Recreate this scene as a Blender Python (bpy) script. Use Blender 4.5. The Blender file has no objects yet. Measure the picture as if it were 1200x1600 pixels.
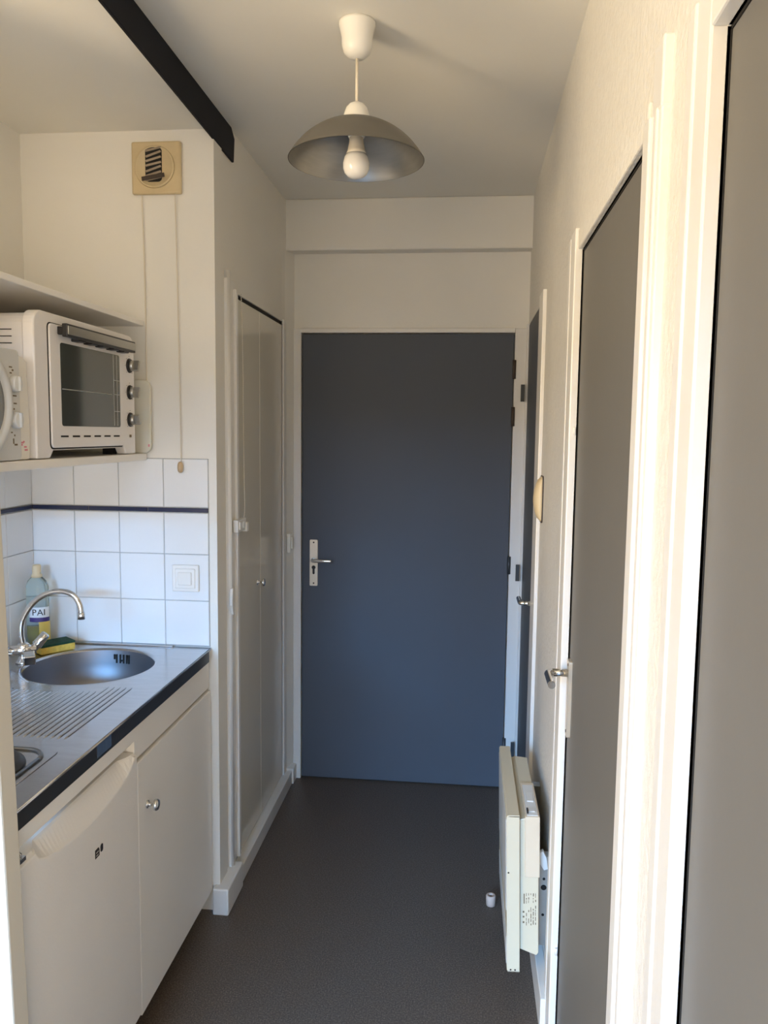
import bpy, bmesh, math, random
from mathutils import Matrix, Vector
PI = math.pi
random.seed(4)
SC = bpy.context.scene
COL = SC.collection

# ------------------------------------------------------------------ camera
def setup_camera():
    cd = bpy.data.cameras.new('camera'); co = bpy.data.objects.new('camera', cd); COL.objects.link(co)
    r, u, b = CAM_AXES
    m = Matrix(((r[0], u[0], b[0], 0), (r[1], u[1], b[1], 0), (r[2], u[2], b[2], 1.6), (0, 0, 0, 1)))
    co.matrix_world = m
    cd.sensor_fit = 'VERTICAL'; cd.sensor_height = 36; cd.lens = 27.905
    cd.clip_start = 0.02
    SC.camera = co
CAM_AXES = ((0.994656, 0.102572, 0.011744), (-0.021779, 0.097277, 0.995019), (0.100918, -0.989958, 0.098991))
setup_camera()

# ------------------------------------------------------------------ world, daylight, exposure
w = bpy.data.worlds.new('world'); SC.world = w; w.use_nodes = True
bg = w.node_tree.nodes['Background']; bg.inputs[0].default_value = (0.75, 0.86, 1.0, 1); bg.inputs[1].default_value = 0.6

def area(name, loc, direction, sx, sy, power, color, spread):
    l = bpy.data.lights.new(name, 'AREA'); l.shape = 'RECTANGLE'; l.size = sx; l.size_y = sy
    l.energy = power; l.color = color; l.spread = math.radians(spread)
    o = bpy.data.objects.new(name, l); COL.objects.link(o); o.location = loc
    o.rotation_euler = Vector(direction).to_track_quat('-Z', 'Z').to_euler()
    return o
# daylight through the balcony window behind the camera: blue sky high above the houses opposite,
# warm light thrown up by the sunlit terrace and facade below
area('skylight', (-1.2, -4.5, 3.5), (0.0, 1, -0.30), 4.0, 2.4, 3100, (0.22, 0.53, 1.0), 180)
area('sunlit_facade_light', (-1.4, -4.4, 0.9), (0.05, 1, 0.10), 3.4, 1.8, 90, (1.0, 0.72, 0.40), 180)
area('sunlit_terrace_light', (-4.0, -2.2, 0.65), (1, 0.35, 0.35), 4.4, 1.3, 500, (1.0, 0.76, 0.46), 180)
area('added_right_fill', (1.3, -1.6, 1.2), (-1, 0.8, 0.0), 2.0, 1.6, 175, (1.0, 0.84, 0.66), 180)  # added fill that lifts the cupboard fronts, no known window there

SC.view_settings.view_transform = 'Standard'
SC.view_settings.look = 'None'
SC.view_settings.exposure = 0.14
SC.view_settings.gamma = 1.0
SC.view_settings.use_curve_mapping = False

# ------------------------------------------------------------------ materials
def lin(c):
    return tuple(((v / 255) / 12.92 if v / 255 <= 0.04045 else ((v / 255 + 0.055) / 1.055) ** 2.4) for v in c)
def mat(name, col, rough=0.5, metal=0.0, var=0.0, vscale=8, bump=0.0, bscale=60, spec=0.5, stretch=None, trans=0.0, coat=0.0, ior=1.45):
    m = bpy.data.materials.new(name); m.use_nodes = True
    nt = m.node_tree; b = nt.nodes['Principled BSDF']
    b.inputs['Roughness'].default_value = rough; b.inputs['Metallic'].default_value = metal
    b.inputs['Specular IOR Level'].default_value = spec
    b.inputs['Transmission Weight'].default_value = trans
    b.inputs['Coat Weight'].default_value = coat; b.inputs['Coat Roughness'].default_value = 0.1
    b.inputs['IOR'].default_value = ior
    tc = nt.nodes.new('ShaderNodeTexCoord'); mp = nt.nodes.new('ShaderNodeMapping')
    nt.links.new(tc.outputs['Object'], mp.inputs['Vector'])
    if stretch: mp.inputs['Scale'].default_value = stretch
    n = nt.nodes.new('ShaderNodeTexNoise'); n.inputs['Scale'].default_value = vscale; n.inputs['Detail'].default_value = 4
    nt.links.new(mp.outputs[0], n.inputs['Vector'])
    rp = nt.nodes.new('ShaderNodeValToRGB')
    rp.color_ramp.elements[0].position = 0.3; rp.color_ramp.elements[1].position = 0.7
    rp.color_ramp.elements[0].color = tuple(max(0, c * (1 - var)) for c in col) + (1,)
    rp.color_ramp.elements[1].color = tuple(min(1, c * (1 + var)) for c in col) + (1,)
    nt.links.new(n.outputs['Fac'], rp.inputs[0]); nt.links.new(rp.outputs[0], b.inputs['Base Color'])
    if bump:
        n2 = nt.nodes.new('ShaderNodeTexNoise'); n2.inputs['Scale'].default_value = bscale; n2.inputs['Detail'].default_value = 3
        nt.links.new(mp.outputs[0], n2.inputs['Vector'])
        bp = nt.nodes.new('ShaderNodeBump'); bp.inputs['Strength'].default_value = bump; bp.inputs['Distance'].default_value = 0.01
        nt.links.new(n2.outputs['Fac'], bp.inputs['Height']); nt.links.new(bp.outputs[0], b.inputs['Normal'])
    return m
WALL = mat('wall_paint', (0.80, 0.78, 0.72), 0.65, var=0.02, vscale=3, bump=0.05, bscale=90)
WALLR = mat('wall_paint_textured', (0.72, 0.70, 0.65), 0.6, var=0.03, vscale=40, bump=0.35, bscale=70)
CEIL = mat('ceiling_paint', (0.83, 0.81, 0.74), 0.8, var=0.02, vscale=2)
TRIM = mat('gloss_white_paint', (0.76, 0.745, 0.71), 0.28, var=0.01, bump=0.02, bscale=30)
DOORG = mat('grey_door_paint', (0.088, 0.098, 0.118), 0.55, spec=0.3, var=0.03, vscale=2, bump=0.02, bscale=25)
DOORG_LIT = mat('grey_door_paint_lit', (0.150, 0.143, 0.130), 0.5, spec=0.35, var=0.03, vscale=2, bump=0.02, bscale=25)  # lighter copy of the grey door paint, side-lit tone put into its colour
CLOSET = mat('taupe_lacquer', (0.70, 0.67, 0.58), 0.18, var=0.03, vscale=2)
BLACK = mat('black_paint', (0.008, 0.009, 0.014), 0.6, var=0.2, spec=0.2)
DARK = mat('dark_gap', (0.012, 0.011, 0.010), 0.8)
TILE = mat('white_glazed_tile', (0.78, 0.80, 0.81), 0.12, var=0.015, vscale=6, bump=0.012, bscale=14)
GROUT = mat('grey_grout', (0.42, 0.43, 0.43), 0.8, var=0.1, vscale=60)
NAVY = mat('navy_glazed_tile', (0.012, 0.022, 0.075), 0.15)
STEEL = mat('stainless_steel', (0.50, 0.50, 0.51), 0.19, 1.0, var=0.06, vscale=12, bump=0.03, bscale=40, stretch=(1, 6, 1))
STEELB = mat('bowl_steel', (0.28, 0.28, 0.30), 0.48, 1.0, var=0.05)
CHROME = mat('chrome', (0.72, 0.72, 0.72), 0.10, 1.0)
EDGE = mat('dark_worktop_edge', (0.022, 0.024, 0.028), 0.32, var=0.1)
WHITE = mat('white_lacquer', (0.85, 0.82, 0.76), 0.35, var=0.015, vscale=3)
FRIDGEM = mat('fridge_enamel', (0.83, 0.80, 0.75), 0.38, var=0.01, bump=0.04, bscale=160)
OVENW = mat('cream_enamel', (0.80, 0.77, 0.74), 0.25)
MWW = mat('grey_white_plastic', (0.66, 0.66, 0.64), 0.4)
PLAST = mat('white_plastic', (0.80, 0.79, 0.75), 0.35)
CREAM = mat('yellowed_plastic', (0.62, 0.50, 0.30), 0.45, var=0.08, vscale=12)
PAPER = mat('paper', (0.80, 0.77, 0.70), 0.7, var=0.03, bump=0.1, bscale=40)
OGLASS = mat('dark_oven_glass', (0.050, 0.056, 0.048), 0.10, coat=0.5)
BLKP = mat('black_plastic', (0.018, 0.017, 0.018), 0.35)
ALU = mat('brushed_aluminium', (0.46, 0.45, 0.42), 0.36, 1.0, var=0.05, vscale=20, stretch=(1, 1, 8))
ALUO = mat('matt_grey_metal', (0.16, 0.15, 0.132), 0.45, 0.35)
BULBM = mat('opal_bulb', (0.82, 0.80, 0.76), 0.12, coat=0.4)
CORD = mat('cord_white', (0.72, 0.66, 0.55), 0.6)
WOOD = mat('pale_wood', (0.55, 0.40, 0.24), 0.5, var=0.1, vscale=30, stretch=(1, 1, 0.2))
BRASS = mat('satin_beige_metal', (0.66, 0.58, 0.46), 0.33, 0.6)
HINGEB = mat('brown_hinge_paint', (0.055, 0.040, 0.032), 0.5)
HINGED = mat('grey_hinge_paint', (0.040, 0.046, 0.052), 0.4)
IVORY = mat('ivory_plastic', (0.72, 0.58, 0.36), 0.4)
GREENP = mat('scouring_green', (0.012, 0.055, 0.032), 0.9, var=0.3, vscale=80, bump=0.4, bscale=200)
SPONGE = mat('yellow_sponge', (0.70, 0.50, 0.10), 0.9, var=0.15, vscale=80, bump=0.5, bscale=180)
SOAP = mat('yellow_soap', (0.62, 0.42, 0.03), 0.15, trans=0.35, var=0.1)
PET = mat('clear_plastic', (0.80, 0.92, 0.92), 0.08, trans=0.92, ior=1.25)
PURPLE = mat('purple_print', (0.06, 0.04, 0.18), 0.4)
LABW = mat('label_white', (0.75, 0.78, 0.80), 0.4)
LABY = mat('label_yellow', (0.72, 0.52, 0.12), 0.4)
INK = mat('ink_black', (0.02, 0.018, 0.02), 0.6)
INKB = mat('ink_brown', (0.16, 0.12, 0.07), 0.7)
PINK = mat('ink_pink', (0.70, 0.25, 0.30), 0.6)
BURN = mat('cast_iron', (0.025, 0.024, 0.022), 0.55, var=0.2, vscale=40)
RADM = mat('radiator_enamel', (0.64, 0.57, 0.42), 0.35, var=0.015)
RADG = mat('radiator_front_enamel', (0.60, 0.60, 0.57), 0.4, var=0.015)
RADC = mat('yellowed_radiator_cover', (0.66, 0.56, 0.42), 0.4)
POSTM = mat('warm_white_paint', (0.60, 0.56, 0.47), 0.5)
SLATM = mat('grimy_grille_plastic', (0.34, 0.27, 0.19), 0.6, var=0.2, vscale=30)
HOBR = mat('dark_hob_rim', (0.16, 0.16, 0.155), 0.35, 0.8)
GALV = mat('galvanised_steel', (0.5, 0.5, 0.48), 0.4, 0.8, var=0.15)
RUBBER = mat('pinkish_rubber', (0.60, 0.46, 0.38), 0.6, var=0.05)
BOARDM = mat('cream_board_plastic', (0.70, 0.68, 0.58), 0.45, var=0.03)

def floor_mat():
    m = mat('speckled_vinyl', (0.075, 0.064, 0.056), 0.42)
    nt = m.node_tree; b = nt.nodes['Principled BSDF']
    tc = nt.nodes['Texture Coordinate'] if 'Texture Coordinate' in nt.nodes else nt.nodes.new('ShaderNodeTexCoord')
    v = nt.nodes.new('ShaderNodeTexNoise'); v.inputs['Scale'].default_value = 230; v.inputs['Detail'].default_value = 3
    nt.links.new(tc.outputs['Object'], v.inputs['Vector'])
    r = nt.nodes.new('ShaderNodeValToRGB')
    e = r.color_ramp.elements
    e[0].position = 0.30; e[0].color = (0.058, 0.044, 0.035, 1)
    e[1].position = 0.50; e[1].color = (0.104, 0.079, 0.060, 1)
    k = e.new(0.72); k.color = (0.19, 0.155, 0.13, 1)
    nt.links.new(v.outputs['Fac'], r.inputs[0]); nt.links.new(r.outputs[0], b.inputs['Base Color'])
    bp = nt.nodes.new('ShaderNodeBump'); bp.inputs['Strength'].default_value = 0.25; bp.inputs['Distance'].default_value = 0.004
    nt.links.new(v.outputs['Fac'], bp.inputs['Height']); nt.links.new(bp.outputs[0], b.inputs['Normal'])
    return m
FLOORM = floor_mat()

# ------------------------------------------------------------------ mesh helpers (all coordinates are world coordinates unless a matrix is given)
def box(bm, x0, x1, y0, y1, z0, z1, M=None, bev=0.0, seg=2):
    vs = [bm.verts.new((x, y, z)) for x in (x0, x1) for y in (y0, y1) for z in (z0, z1)]
    idx = ((0, 1, 3, 2), (4, 6, 7, 5), (0, 4, 5, 1), (2, 3, 7, 6), (0, 2, 6, 4), (1, 5, 7, 3))
    fs = [bm.faces.new([vs[i] for i in q]) for q in idx]
    bmesh.ops.recalc_face_normals(bm, faces=fs)
    if bev:
        es = list({e for f in fs for e in f.edges})
        r = bmesh.ops.bevel(bm, geom=es, offset=bev, segments=seg, affect='EDGES', profile=0.5)
        vs = list({v for f in r['faces'] for v in f.verts} | {v for v in vs if v.is_valid})
    if M is not None:
        for v in vs: v.co = M @ v.co
    return vs
def lathe(bm, prof, M=None, seg=32, cap=True):
    rings = []
    for r, z in prof:
        if r <= 1e-6:
            rings.append([bm.verts.new((0, 0, z))])
        else:
            rings.append([bm.verts.new((r * math.cos(2 * PI * i / seg), r * math.sin(2 * PI * i / seg), z)) for i in range(seg)])
    fs = []
    for a, b in zip(rings, rings[1:]):
        if len(a) == 1 and len(b) == 1: continue
        for i in range(seg):
            j = (i + 1) % seg
            if len(a) == 1: fs.append(bm.faces.new((a[0], b[j], b[i])))
            elif len(b) == 1: fs.append(bm.faces.new((a[i], a[j], b[0])))
            else: fs.append(bm.faces.new((a[i], a[j], b[j], b[i])))
    if cap:
        if len(rings[0]) > 1: fs.append(bm.faces.new(rings[0][::-1]))
        if len(rings[-1]) > 1: fs.append(bm.faces.new(rings[-1]))
    for f in fs: f.smooth = True
    bmesh.ops.recalc_face_normals(bm, faces=fs)
    if M is not None:
        for ring in rings:
            for v in ring: v.co = M @ v.co
def tube(bm, pts, rad, seg=10, closed_caps=True):
    pts = [Vector(p) for p in pts]
    rads = rad if isinstance(rad, (list, tuple)) else [rad] * len(pts)
    rings = []; prev = None
    for i, p in enumerate(pts):
        t = (pts[min(i + 1, len(pts) - 1)] - pts[max(i - 1, 0)]).normalized()
        if prev is None:
            a = Vector((0, 0, 1)) if abs(t.z) < 0.9 else Vector((1, 0, 0))
            n = t.cross(a).normalized()
        else:
            n = (prev - t * prev.dot(t)).normalized()
        prev = n; b = t.cross(n)
        rings.append([bm.verts.new(p + rads[i] * (math.cos(2 * PI * k / seg) * n + math.sin(2 * PI * k / seg) * b)) for k in range(seg)])
    fs = []
    for a, b in zip(rings, rings[1:]):
        for i in range(seg):
            j = (i + 1) % seg; fs.append(bm.faces.new((a[i], a[j], b[j], b[i])))
    if closed_caps:
        fs.append(bm.faces.new(rings[0][::-1])); fs.append(bm.faces.new(rings[-1]))
    for f in fs: f.smooth = len(f.verts) == 4
    bmesh.ops.recalc_face_normals(bm, faces=fs)
def prism(bm, poly, axis, a, b, M=None):
    """poly: 2D outline; extruded along axis ('x','y','z') from a to b. 2D coords are the other two axes in x,y,z order."""
    def P(p, t):
        return {'x': (t, p[0], p[1]), 'y': (p[0], t, p[1]), 'z': (p[0], p[1], t)}[axis]
    A = [bm.verts.new(P(p, a)) for p in poly]; B = [bm.verts.new(P(p, b)) for p in poly]
    fs = [bm.faces.new(A), bm.faces.new(B)]
    n = len(poly)
    for i in range(n): fs.append(bm.faces.new((A[i], A[(i + 1) % n], B[(i + 1) % n], B[i])))
    bmesh.ops.recalc_face_normals(bm, faces=fs)
    if M is not None:
        for v in A + B: v.co = M @ v.co
def rrect(cx, cy, w, h, r, n=5):
    out = []
    for qx, qy, a0 in ((1, 1, 0), (-1, 1, 90), (-1, -1, 180), (1, -1, 270)):
        for i in range(n + 1):
            a = math.radians(a0 + 90 * i / n)
            out.append((cx + qx * (w / 2 - r) + r * math.cos(a), cy + qy * (h / 2 - r) + r * math.sin(a)))
    return out
def spline(pts, n=8):
    pts = [Vector(p) for p in pts]; out = []
    for i in range(len(pts) - 1):
        p0 = pts[max(i - 1, 0)]; p1 = pts[i]; p2 = pts[i + 1]; p3 = pts[min(i + 2, len(pts) - 1)]
        for k in range(n):
            t = k / n
            out.append(0.5 * ((2 * p1) + (p2 - p0) * t + (2 * p0 - 5 * p1 + 4 * p2 - p3) * t * t + (3 * p1 - p0 - 3 * p2 + p3) * t ** 3))
    out.append(pts[-1]); return out

def obj(name, fn, m, parent=None, label=None, bevel=0.0, seg=2, smooth=False):
    bm = bmesh.new(); fn(bm)
    me = bpy.data.meshes.new(name); bm.to_mesh(me); bm.free(); me.materials.append(m)
    if smooth:
        for p in me.polygons: p.use_smooth = True
    o = bpy.data.objects.new(name, me); COL.objects.link(o)
    if parent is not None:
        o.parent = parent
        o.matrix_parent_inverse = root_inv(parent)
    if label: o['label'] = label
    if bevel:
        b = o.modifiers.new('bevel', 'BEVEL'); b.width = bevel; b.segments = seg; b.limit_method = 'ANGLE'; b.angle_limit = math.radians(40)
    return o
WM = {}
def root_inv(p):
    m = WM.get(p.name)
    return m.inverted() if m is not None else Matrix.Identity(4)
def thing(name, label, cat, loc, group=None, kind=None):
    o = bpy.data.objects.new(name, None); COL.objects.link(o); o.location = loc
    o.empty_display_size = 0.05
    WM[o.name] = Matrix.Translation(Vector(loc))
    o['label'] = label
    if cat: o['category'] = cat
    if group: o['group'] = group
    if kind: o['kind'] = kind
    return o
def tag(o, label, cat=None, group=None, kind=None):
    if label: o['label'] = label
    if cat: o['category'] = cat
    if group: o['group'] = group
    if kind: o['kind'] = kind
    return o
def B(*a, **k): return lambda bm: box(bm, *a, **k)
def boxes(*bs):
    def f(bm):
        for b in bs: box(bm, *b)
    return f
def struct(name, fn, m, label, **k):
    return tag(obj(name, fn, m, **k), label, kind='structure')
def text_mesh(body, size, M, m, name, parent, label=None, ext=0.0004, align='CENTER'):
    cu = bpy.data.curves.new('t', 'FONT'); cu.body = body; cu.size = size; cu.extrude = ext; cu.align_x = align; cu.align_y = 'CENTER'
    t = bpy.data.objects.new('t', cu); COL.objects.link(t)
    bpy.context.view_layer.update()
    dg = bpy.context.evaluated_depsgraph_get()
    me = bpy.data.meshes.new_from_object(t.evaluated_get(dg))
    bpy.data.objects.remove(t); bpy.data.curves.remove(cu)
    me.transform(M); me.materials.clear(); me.materials.append(m); me.name = name
    o = bpy.data.objects.new(name, me); COL.objects.link(o)
    if parent is not None:
        o.parent = parent; o.matrix_parent_inverse = root_inv(parent)
    if label: o['label'] = label
    return o
def axesM(o, x, y, z):
    return Matrix(((x[0], y[0], z[0], o[0]), (x[1], y[1], z[1], o[1]), (x[2], y[2], z[2], o[2]), (0, 0, 0, 1)))

# ------------------------------------------------------------------ the room
H = 2.585           # corridor ceiling
XL, XR = -0.79, 0.257
YE = 3.50           # end wall
YK = 2.45           # tiled wall of the kitchen alcove
XK = -1.407         # left wall of the alcove
struct('floor', B(-2.7, 0.60, -2.1, 3.7, -0.05, 0), FLOORM, 'dark brownish grey speckled vinyl floor')
def ceil(bm):
    box(bm, XL, 0.6, 1.195, 3.7, H, H + 0.12)
    box(bm, -2.7, 0.6, -2.1, 1.195, H, H + 0.12)
struct('ceiling', ceil, CEIL, 'matt white corridor ceiling')
struct('ceiling_kitchen', B(XK - 0.1, XL - 0.0005, 1.195, YK + 0.05, 2.515, H + 0.12), CEIL, 'lower strip of ceiling over the kitchen counter')
# left wall of the corridor, with the closet opening (Y 2.655..3.385, up to 2.07)
def wl(bm):
    box(bm, -0.885, XL, YK + 0.08, 2.652, 0, H)
    box(bm, -0.885, XL, 2.652, 3.378, 2.068, H)
    prism(bm, [(-0.885, 3.378), (XL, 3.378), (XL + 0.003, 3.42), (-0.763, 3.50), (-0.763, 3.6), (-0.885, 3.6)], 'z', 0, H)
struct('wall_left', wl, WALL, 'off-white wall around the closet doors')
struct('wall_closet_back', B(-1.35, -1.30, 2.5, 3.6, 0, H), DARK, 'dark back of the closet recess')
kw = struct('wall_kitchen', lambda bm: (box(bm, XK - 0.1, -0.785, YK, YK + 0.08, 0, H)), WALL, 'off-white wall facing the camera at the end of the kitchen counter')
kl = struct('wall_kitchen_left', lambda bm: box(bm, XK - 0.1, XK, 1.195, YK, 0, H), WALL, 'left wall of the kitchen alcove')
struct('trim_4', lambda bm: prism(bm, [(-0.795, 0), (-0.7245, 0), (-0.774, 2.50), (-0.842, 2.50)], 'y', 1.175, 1.222), POSTM, 'slim white post at the near end of the counter', bevel=0.004)
def we(bm):
    box(bm, -0.9, 0.36, YE + 0.03, YE + 0.13, 0, H)
    box(bm, -0.9, -0.745, YE, YE + 0.03, 0, H)
    box(bm, 0.24, 0.36, YE, YE + 0.03, 0, H)
    box(bm, -0.745, 0.24, YE, YE + 0.03, 2.045, H)
struct('wall_end', we, WALL, 'off-white wall above the entrance door')
struct('trim_1', B(XL - 0.01, XR + 0.01, 3.43, YE + 0.02, 2.372, H), WALL, 'boxed-in white bulkhead over the entrance door', bevel=0.006)
# right wall with three openings
D2 = (2.885, 3.478, 2.066)   # far small door  (y0, y1, top)
D3 = (1.205, 1.915, 2.026)
D4 = (0.16, 0.888, 2.018)
def wr(bm):
    segs = [(D2[1], 3.6), (D3[1], D2[0]), (D4[1], D3[0]), (-0.45, D4[0]), (-2.1, -1.9)]
    box(bm, XR, XR + 0.06, -1.9, -0.45, 0, 0.5); box(bm, XR, XR + 0.06, -1.9, -0.45, 2.1, H)
    for a, b in segs: box(bm, XR, XR + 0.06, a, b, 0, H)
    for d in (D2, D3, D4): box(bm, XR, XR + 0.06, d[0], d[1], d[2], H)
struct('wall_right', wr, WALLR, 'off-white textured wall between the grey doors')
struct('light_block_right', B(XR + 0.13, XR + 0.15, -0.2, 3.6, 0, H), DARK, 'dark sheet added behind the side doors against light leaks')  # added to stop light leaking in around the side doors
# the room behind the camera
struct('wall_room_left', boxes((-2.7, -2.6, -2.1, -1.95, 0, H), (-2.7, -2.6, -0.1, 1.195, 0, H), (-2.7, -2.6, -1.95, -0.1, 2.2, H), (-2.7, -2.6, -1.95, -0.1, 0, 0.2)), WALL, 'left wall of the room behind the camera')
struct('wall_room_front', B(-2.6, XK - 0.1, 1.195, 1.293, 0, H), WALL, 'wall of the room beside the kitchen alcove')
def wb(bm):
    box(bm, -2.7, -2.3, -2.15, -2.05, 0, H); box(bm, -0.3, 0.36, -2.15, -2.05, 0, H)
    box(bm, -2.3, -0.3, -2.15, -2.05, 2.2, H); box(bm, -2.3, -0.3, -2.15, -2.05, 0, 0.12)
struct('wall_back', wb, WALL, 'wall with the window behind the camera')
wf = struct('window_1', lambda bm: (box(bm, -2.3, -2.24, -2.12, -2.06, 0.12, 2.2), box(bm, -0.36, -0.3, -2.12, -2.06, 0.12, 2.2),
      box(bm, -1.33, -1.27, -2.12, -2.06, 0.12, 2.2), box(bm, -2.3, -0.3, -2.12, -2.06, 2.14, 2.20), box(bm, -2.3, -0.3, -2.12, -2.06, 0.12, 0.18)), TRIM, 'white window frame behind the camera')

struct('window_2', boxes((-2.68, -2.62, -1.95, -1.89, 0.2, 2.2), (-2.68, -2.62, -0.16, -0.1, 0.2, 2.2), (-2.68, -2.62, -1.06, -1.0, 0.2, 2.2), (-2.68, -2.62, -1.89, -0.16, 0.2, 0.26), (-2.68, -2.62, -1.89, -0.16, 2.14, 2.2)), TRIM, 'white window frame in the left wall behind the camera')

struct('added_window_3', boxes((XR + 0.01, XR + 0.05, -1.9, -1.85, 0.5, 2.1), (XR + 0.01, XR + 0.05, -0.5, -0.45, 0.5, 2.1), (XR + 0.01, XR + 0.05, -1.85, -0.5, 0.5, 0.55), (XR + 0.01, XR + 0.05, -1.85, -0.5, 2.05, 2.1)), TRIM, 'white window frame added in the right wall for the fill light')  # unseen opening added to let the right fill light in

# tiles ----------------------------------------------------------------
COLS = [-1.405, -1.258, -1.107, -0.958, -0.811]
ROWS = [(0.906, 1.054), (1.054, 1.205), (1.205, 1.339), (1.356, 1.511)]
def tile_mesh(name, w, h, t, b, m):
    """tile lying in x-z, front towards -y, pillowed edge; origin at its lower left back corner"""
    bm = bmesh.new()
    back = [bm.verts.new(p) for p in ((0, 0, 0), (w, 0, 0), (w, 0, h), (0, 0, h))]
    mid = [bm.verts.new(p) for p in ((0, -t + b, 0), (w, -t + b, 0), (w, -t + b, h), (0, -t + b, h))]
    fr = [bm.verts.new(p) for p in ((b, -t, b), (w - b, -t, b), (w - b, -t, h - b), (b, -t, h - b))]
    fs = [bm.faces.new(fr)]
    for A, C in ((back, mid), (mid, fr)):
        for i in range(4): fs.append(bm.faces.new((A[i], A[(i + 1) % 4], C[(i + 1) % 4], C[i])))
    bmesh.ops.recalc_face_normals(bm, faces=fs)
    me = bpy.data.meshes.new(name); bm.to_mesh(me); bm.free(); me.materials.append(m); return me
G = 0.0022
def put(me, parent, loc, rotz, name):
    o = bpy.data.objects.new(name, me); COL.objects.link(o); o.parent = parent; o.location = loc
    o.rotation_euler = (random.uniform(-.002, .002), 0, rotz + random.uniform(-.002, .002)); return o
obj('grout', B(XK, -0.811, YK - 0.003, YK + 0.001, 0.903, 1.512), GROUT, kw)
obj('grout', B(XK - 0.001, XK + 0.003, 1.293, YK, 0.903, 1.512), GROUT, kl)
cache = {}
def tilem(w, h, m, n):
    k = (round(w, 3), round(h, 3), m.name)
    if k not in cache: cache[k] = tile_mesh(n, w, h, 0.006, 0.0015, m)
    return cache[k]
for (z0, z1) in ROWS:
    for a, b in zip(COLS, COLS[1:]):
        put(tilem(b - a - G, z1 - z0 - G, TILE, 'tile'), kw, (a + G / 2, YK - 0.001, z0 + G / 2), 0, 'tile')
    y = YK - 0.008
    for k in range(8):
        y1 = max(y - 0.150, 1.295)
        if y - y1 > 0.02:
            put(tilem(y - y1 - G, z1 - z0 - G, TILE, 'tile'), kl, (XK + 0.001, y1 + G / 2, z0 + G / 2), PI / 2, 'tile')
        y = y1
bx = [-1.402, -1.210, -1.011, -0.811]
for a, b in zip(bx, bx[1:]):
    put(tilem(b - a - G, 0.013, NAVY, 'border_tile'), kw, (a + G / 2, YK - 0.002, 1.341), 0, 'border_tile')
y = YK - 0.008
while y > 1.32:
    y1 = max(y - 0.2, 1.295)
    put(tilem(y - y1 - G, 0.013, NAVY, 'border_tile'), kl, (XK + 0.002, y1 + G / 2, 1.341), PI / 2, 'border_tile'); y = y1

# baseboards and trims ---------------------------------------------------
def plinth(bm):
    box(bm, XL - 0.03, -0.757, 2.60, 3.42, 0, 0.062)
    box(bm, XL - 0.03, -0.750, 3.425, 3.499, 0, 0.072)
struct('baseboard_left', plinth, TRIM, 'white painted plinth under the closet doors', bevel=0.003)
struct('baseboard_corner', B(-0.803, -0.749, 2.420, 2.600, 0, 0.092), TRIM, 'white square baseboard block at the corner by the cupboard', bevel=0.005)
struct('baseboard_right', boxes((0.230, XR, D3[1] + 0.10, D2[0] - 0.09, 0, 0.10), ), TRIM, 'white baseboard below the radiator', bevel=0.003)
# casing of the closet (near side: stepped, with a rounded pipe-like bead; far side: thin strip)
def casing(bm):
    box(bm, XL - 0.01, XL + 0.010, 2.560, 2.652, 0.09, 2.095)
    box(bm, XL - 0.01, XL + 0.020, 2.630, 2.652, 0.09, 2.07)
    box(bm, XL - 0.01, XL + 0.008, 3.378, 3.425, 0.06, 2.075)
struct('trim_2', casing, TRIM, 'white casing strips either side of the closet doors', bevel=0.002)
struct('trim_3', lambda bm: tube(bm, [(XL + 0.006, 2.572, 0.09), (XL + 0.006, 2.572, 2.12)], 0.012, 12), TRIM, 'rounded white bead running up the wall corner')

# ------------------------------------------------------------------ black beam
def beam(bm):
    prism(bm, [(1.195, 2.585), (1.195, 2.505), (2.655, 2.482), (2.665, 2.56), (2.63, 2.585)], 'x', -0.7905, -0.782)
tag(obj('ceiling_beam', beam, BLACK, bevel=0.002), 'black painted beam running along the left edge of the ceiling', 'beam')

# ------------------------------------------------------------------ doors
def lever_set(parent, O, out, along, zc, plate, mt, lever_len=0.11, key=None, neck=0.045, thick=0.008):
    """O: point on leaf face at the spindle; out: unit vector away from the door; along: unit vector towards the lever's tip"""
    out = Vector(out); along = Vector(along); up = Vector((0, 0, 1)); O = Vector(O)
    M = axesM(O, along, up, out)
    pw, zlo, zhi = plate
    hp = obj('handle_plate', lambda bm: prism(bm, rrect(0, (zlo + zhi) / 2 - zc, pw, zhi - zlo, 0.004, 3), 'z', 0, thick, M), mt, parent, label='satin backplate')
    def lv(bm):
        tube(bm, [M @ Vector(p) for p in ((0, 0, thick - 0.001), (0, 0, neck - 0.012))], 0.009, 14)
        tube(bm, [M @ Vector(p) for p in spline([(0, 0, neck - 0.016), (0.006, 0, neck - 0.002), (0.028, 0, neck), (lever_len, 0, neck)], 6)], 0.0085, 14)
    obj('lever', lv, CHROME, parent, label='chrome lever handle')
    for z in (zlo + 0.012 - zc, zhi - 0.012 - zc):
        obj('screw', lambda bm: lathe(bm, [(0.0, thick + 0.0012), (0.0035, thick + 0.001), (0.004, thick - 0.001)], M @ Matrix.Translation((0, z, 0)), 12, cap=False), HINGEB, parent)
    if key is not None:
        def kh(bm):
            lathe(bm, [(0.0, thick + 0.0006), (0.009, thick + 0.0004), (0.009, thick - 0.001)], M @ Matrix.Translation((0, key - zc, 0)), 16, cap=False)
            box(bm, -0.005, 0.005, key - zc - 0.026, key - zc, thick - 0.001, thick + 0.0005, M)
            lathe(bm, [(0.0, thick + 0.0006), (0.005, thick + 0.0004), (0.005, thick - 0.001)], M @ Matrix.Translation((0, key - zc - 0.026, 0)), 16, cap=False)
        obj('keyhole', kh, INK, parent)

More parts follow.
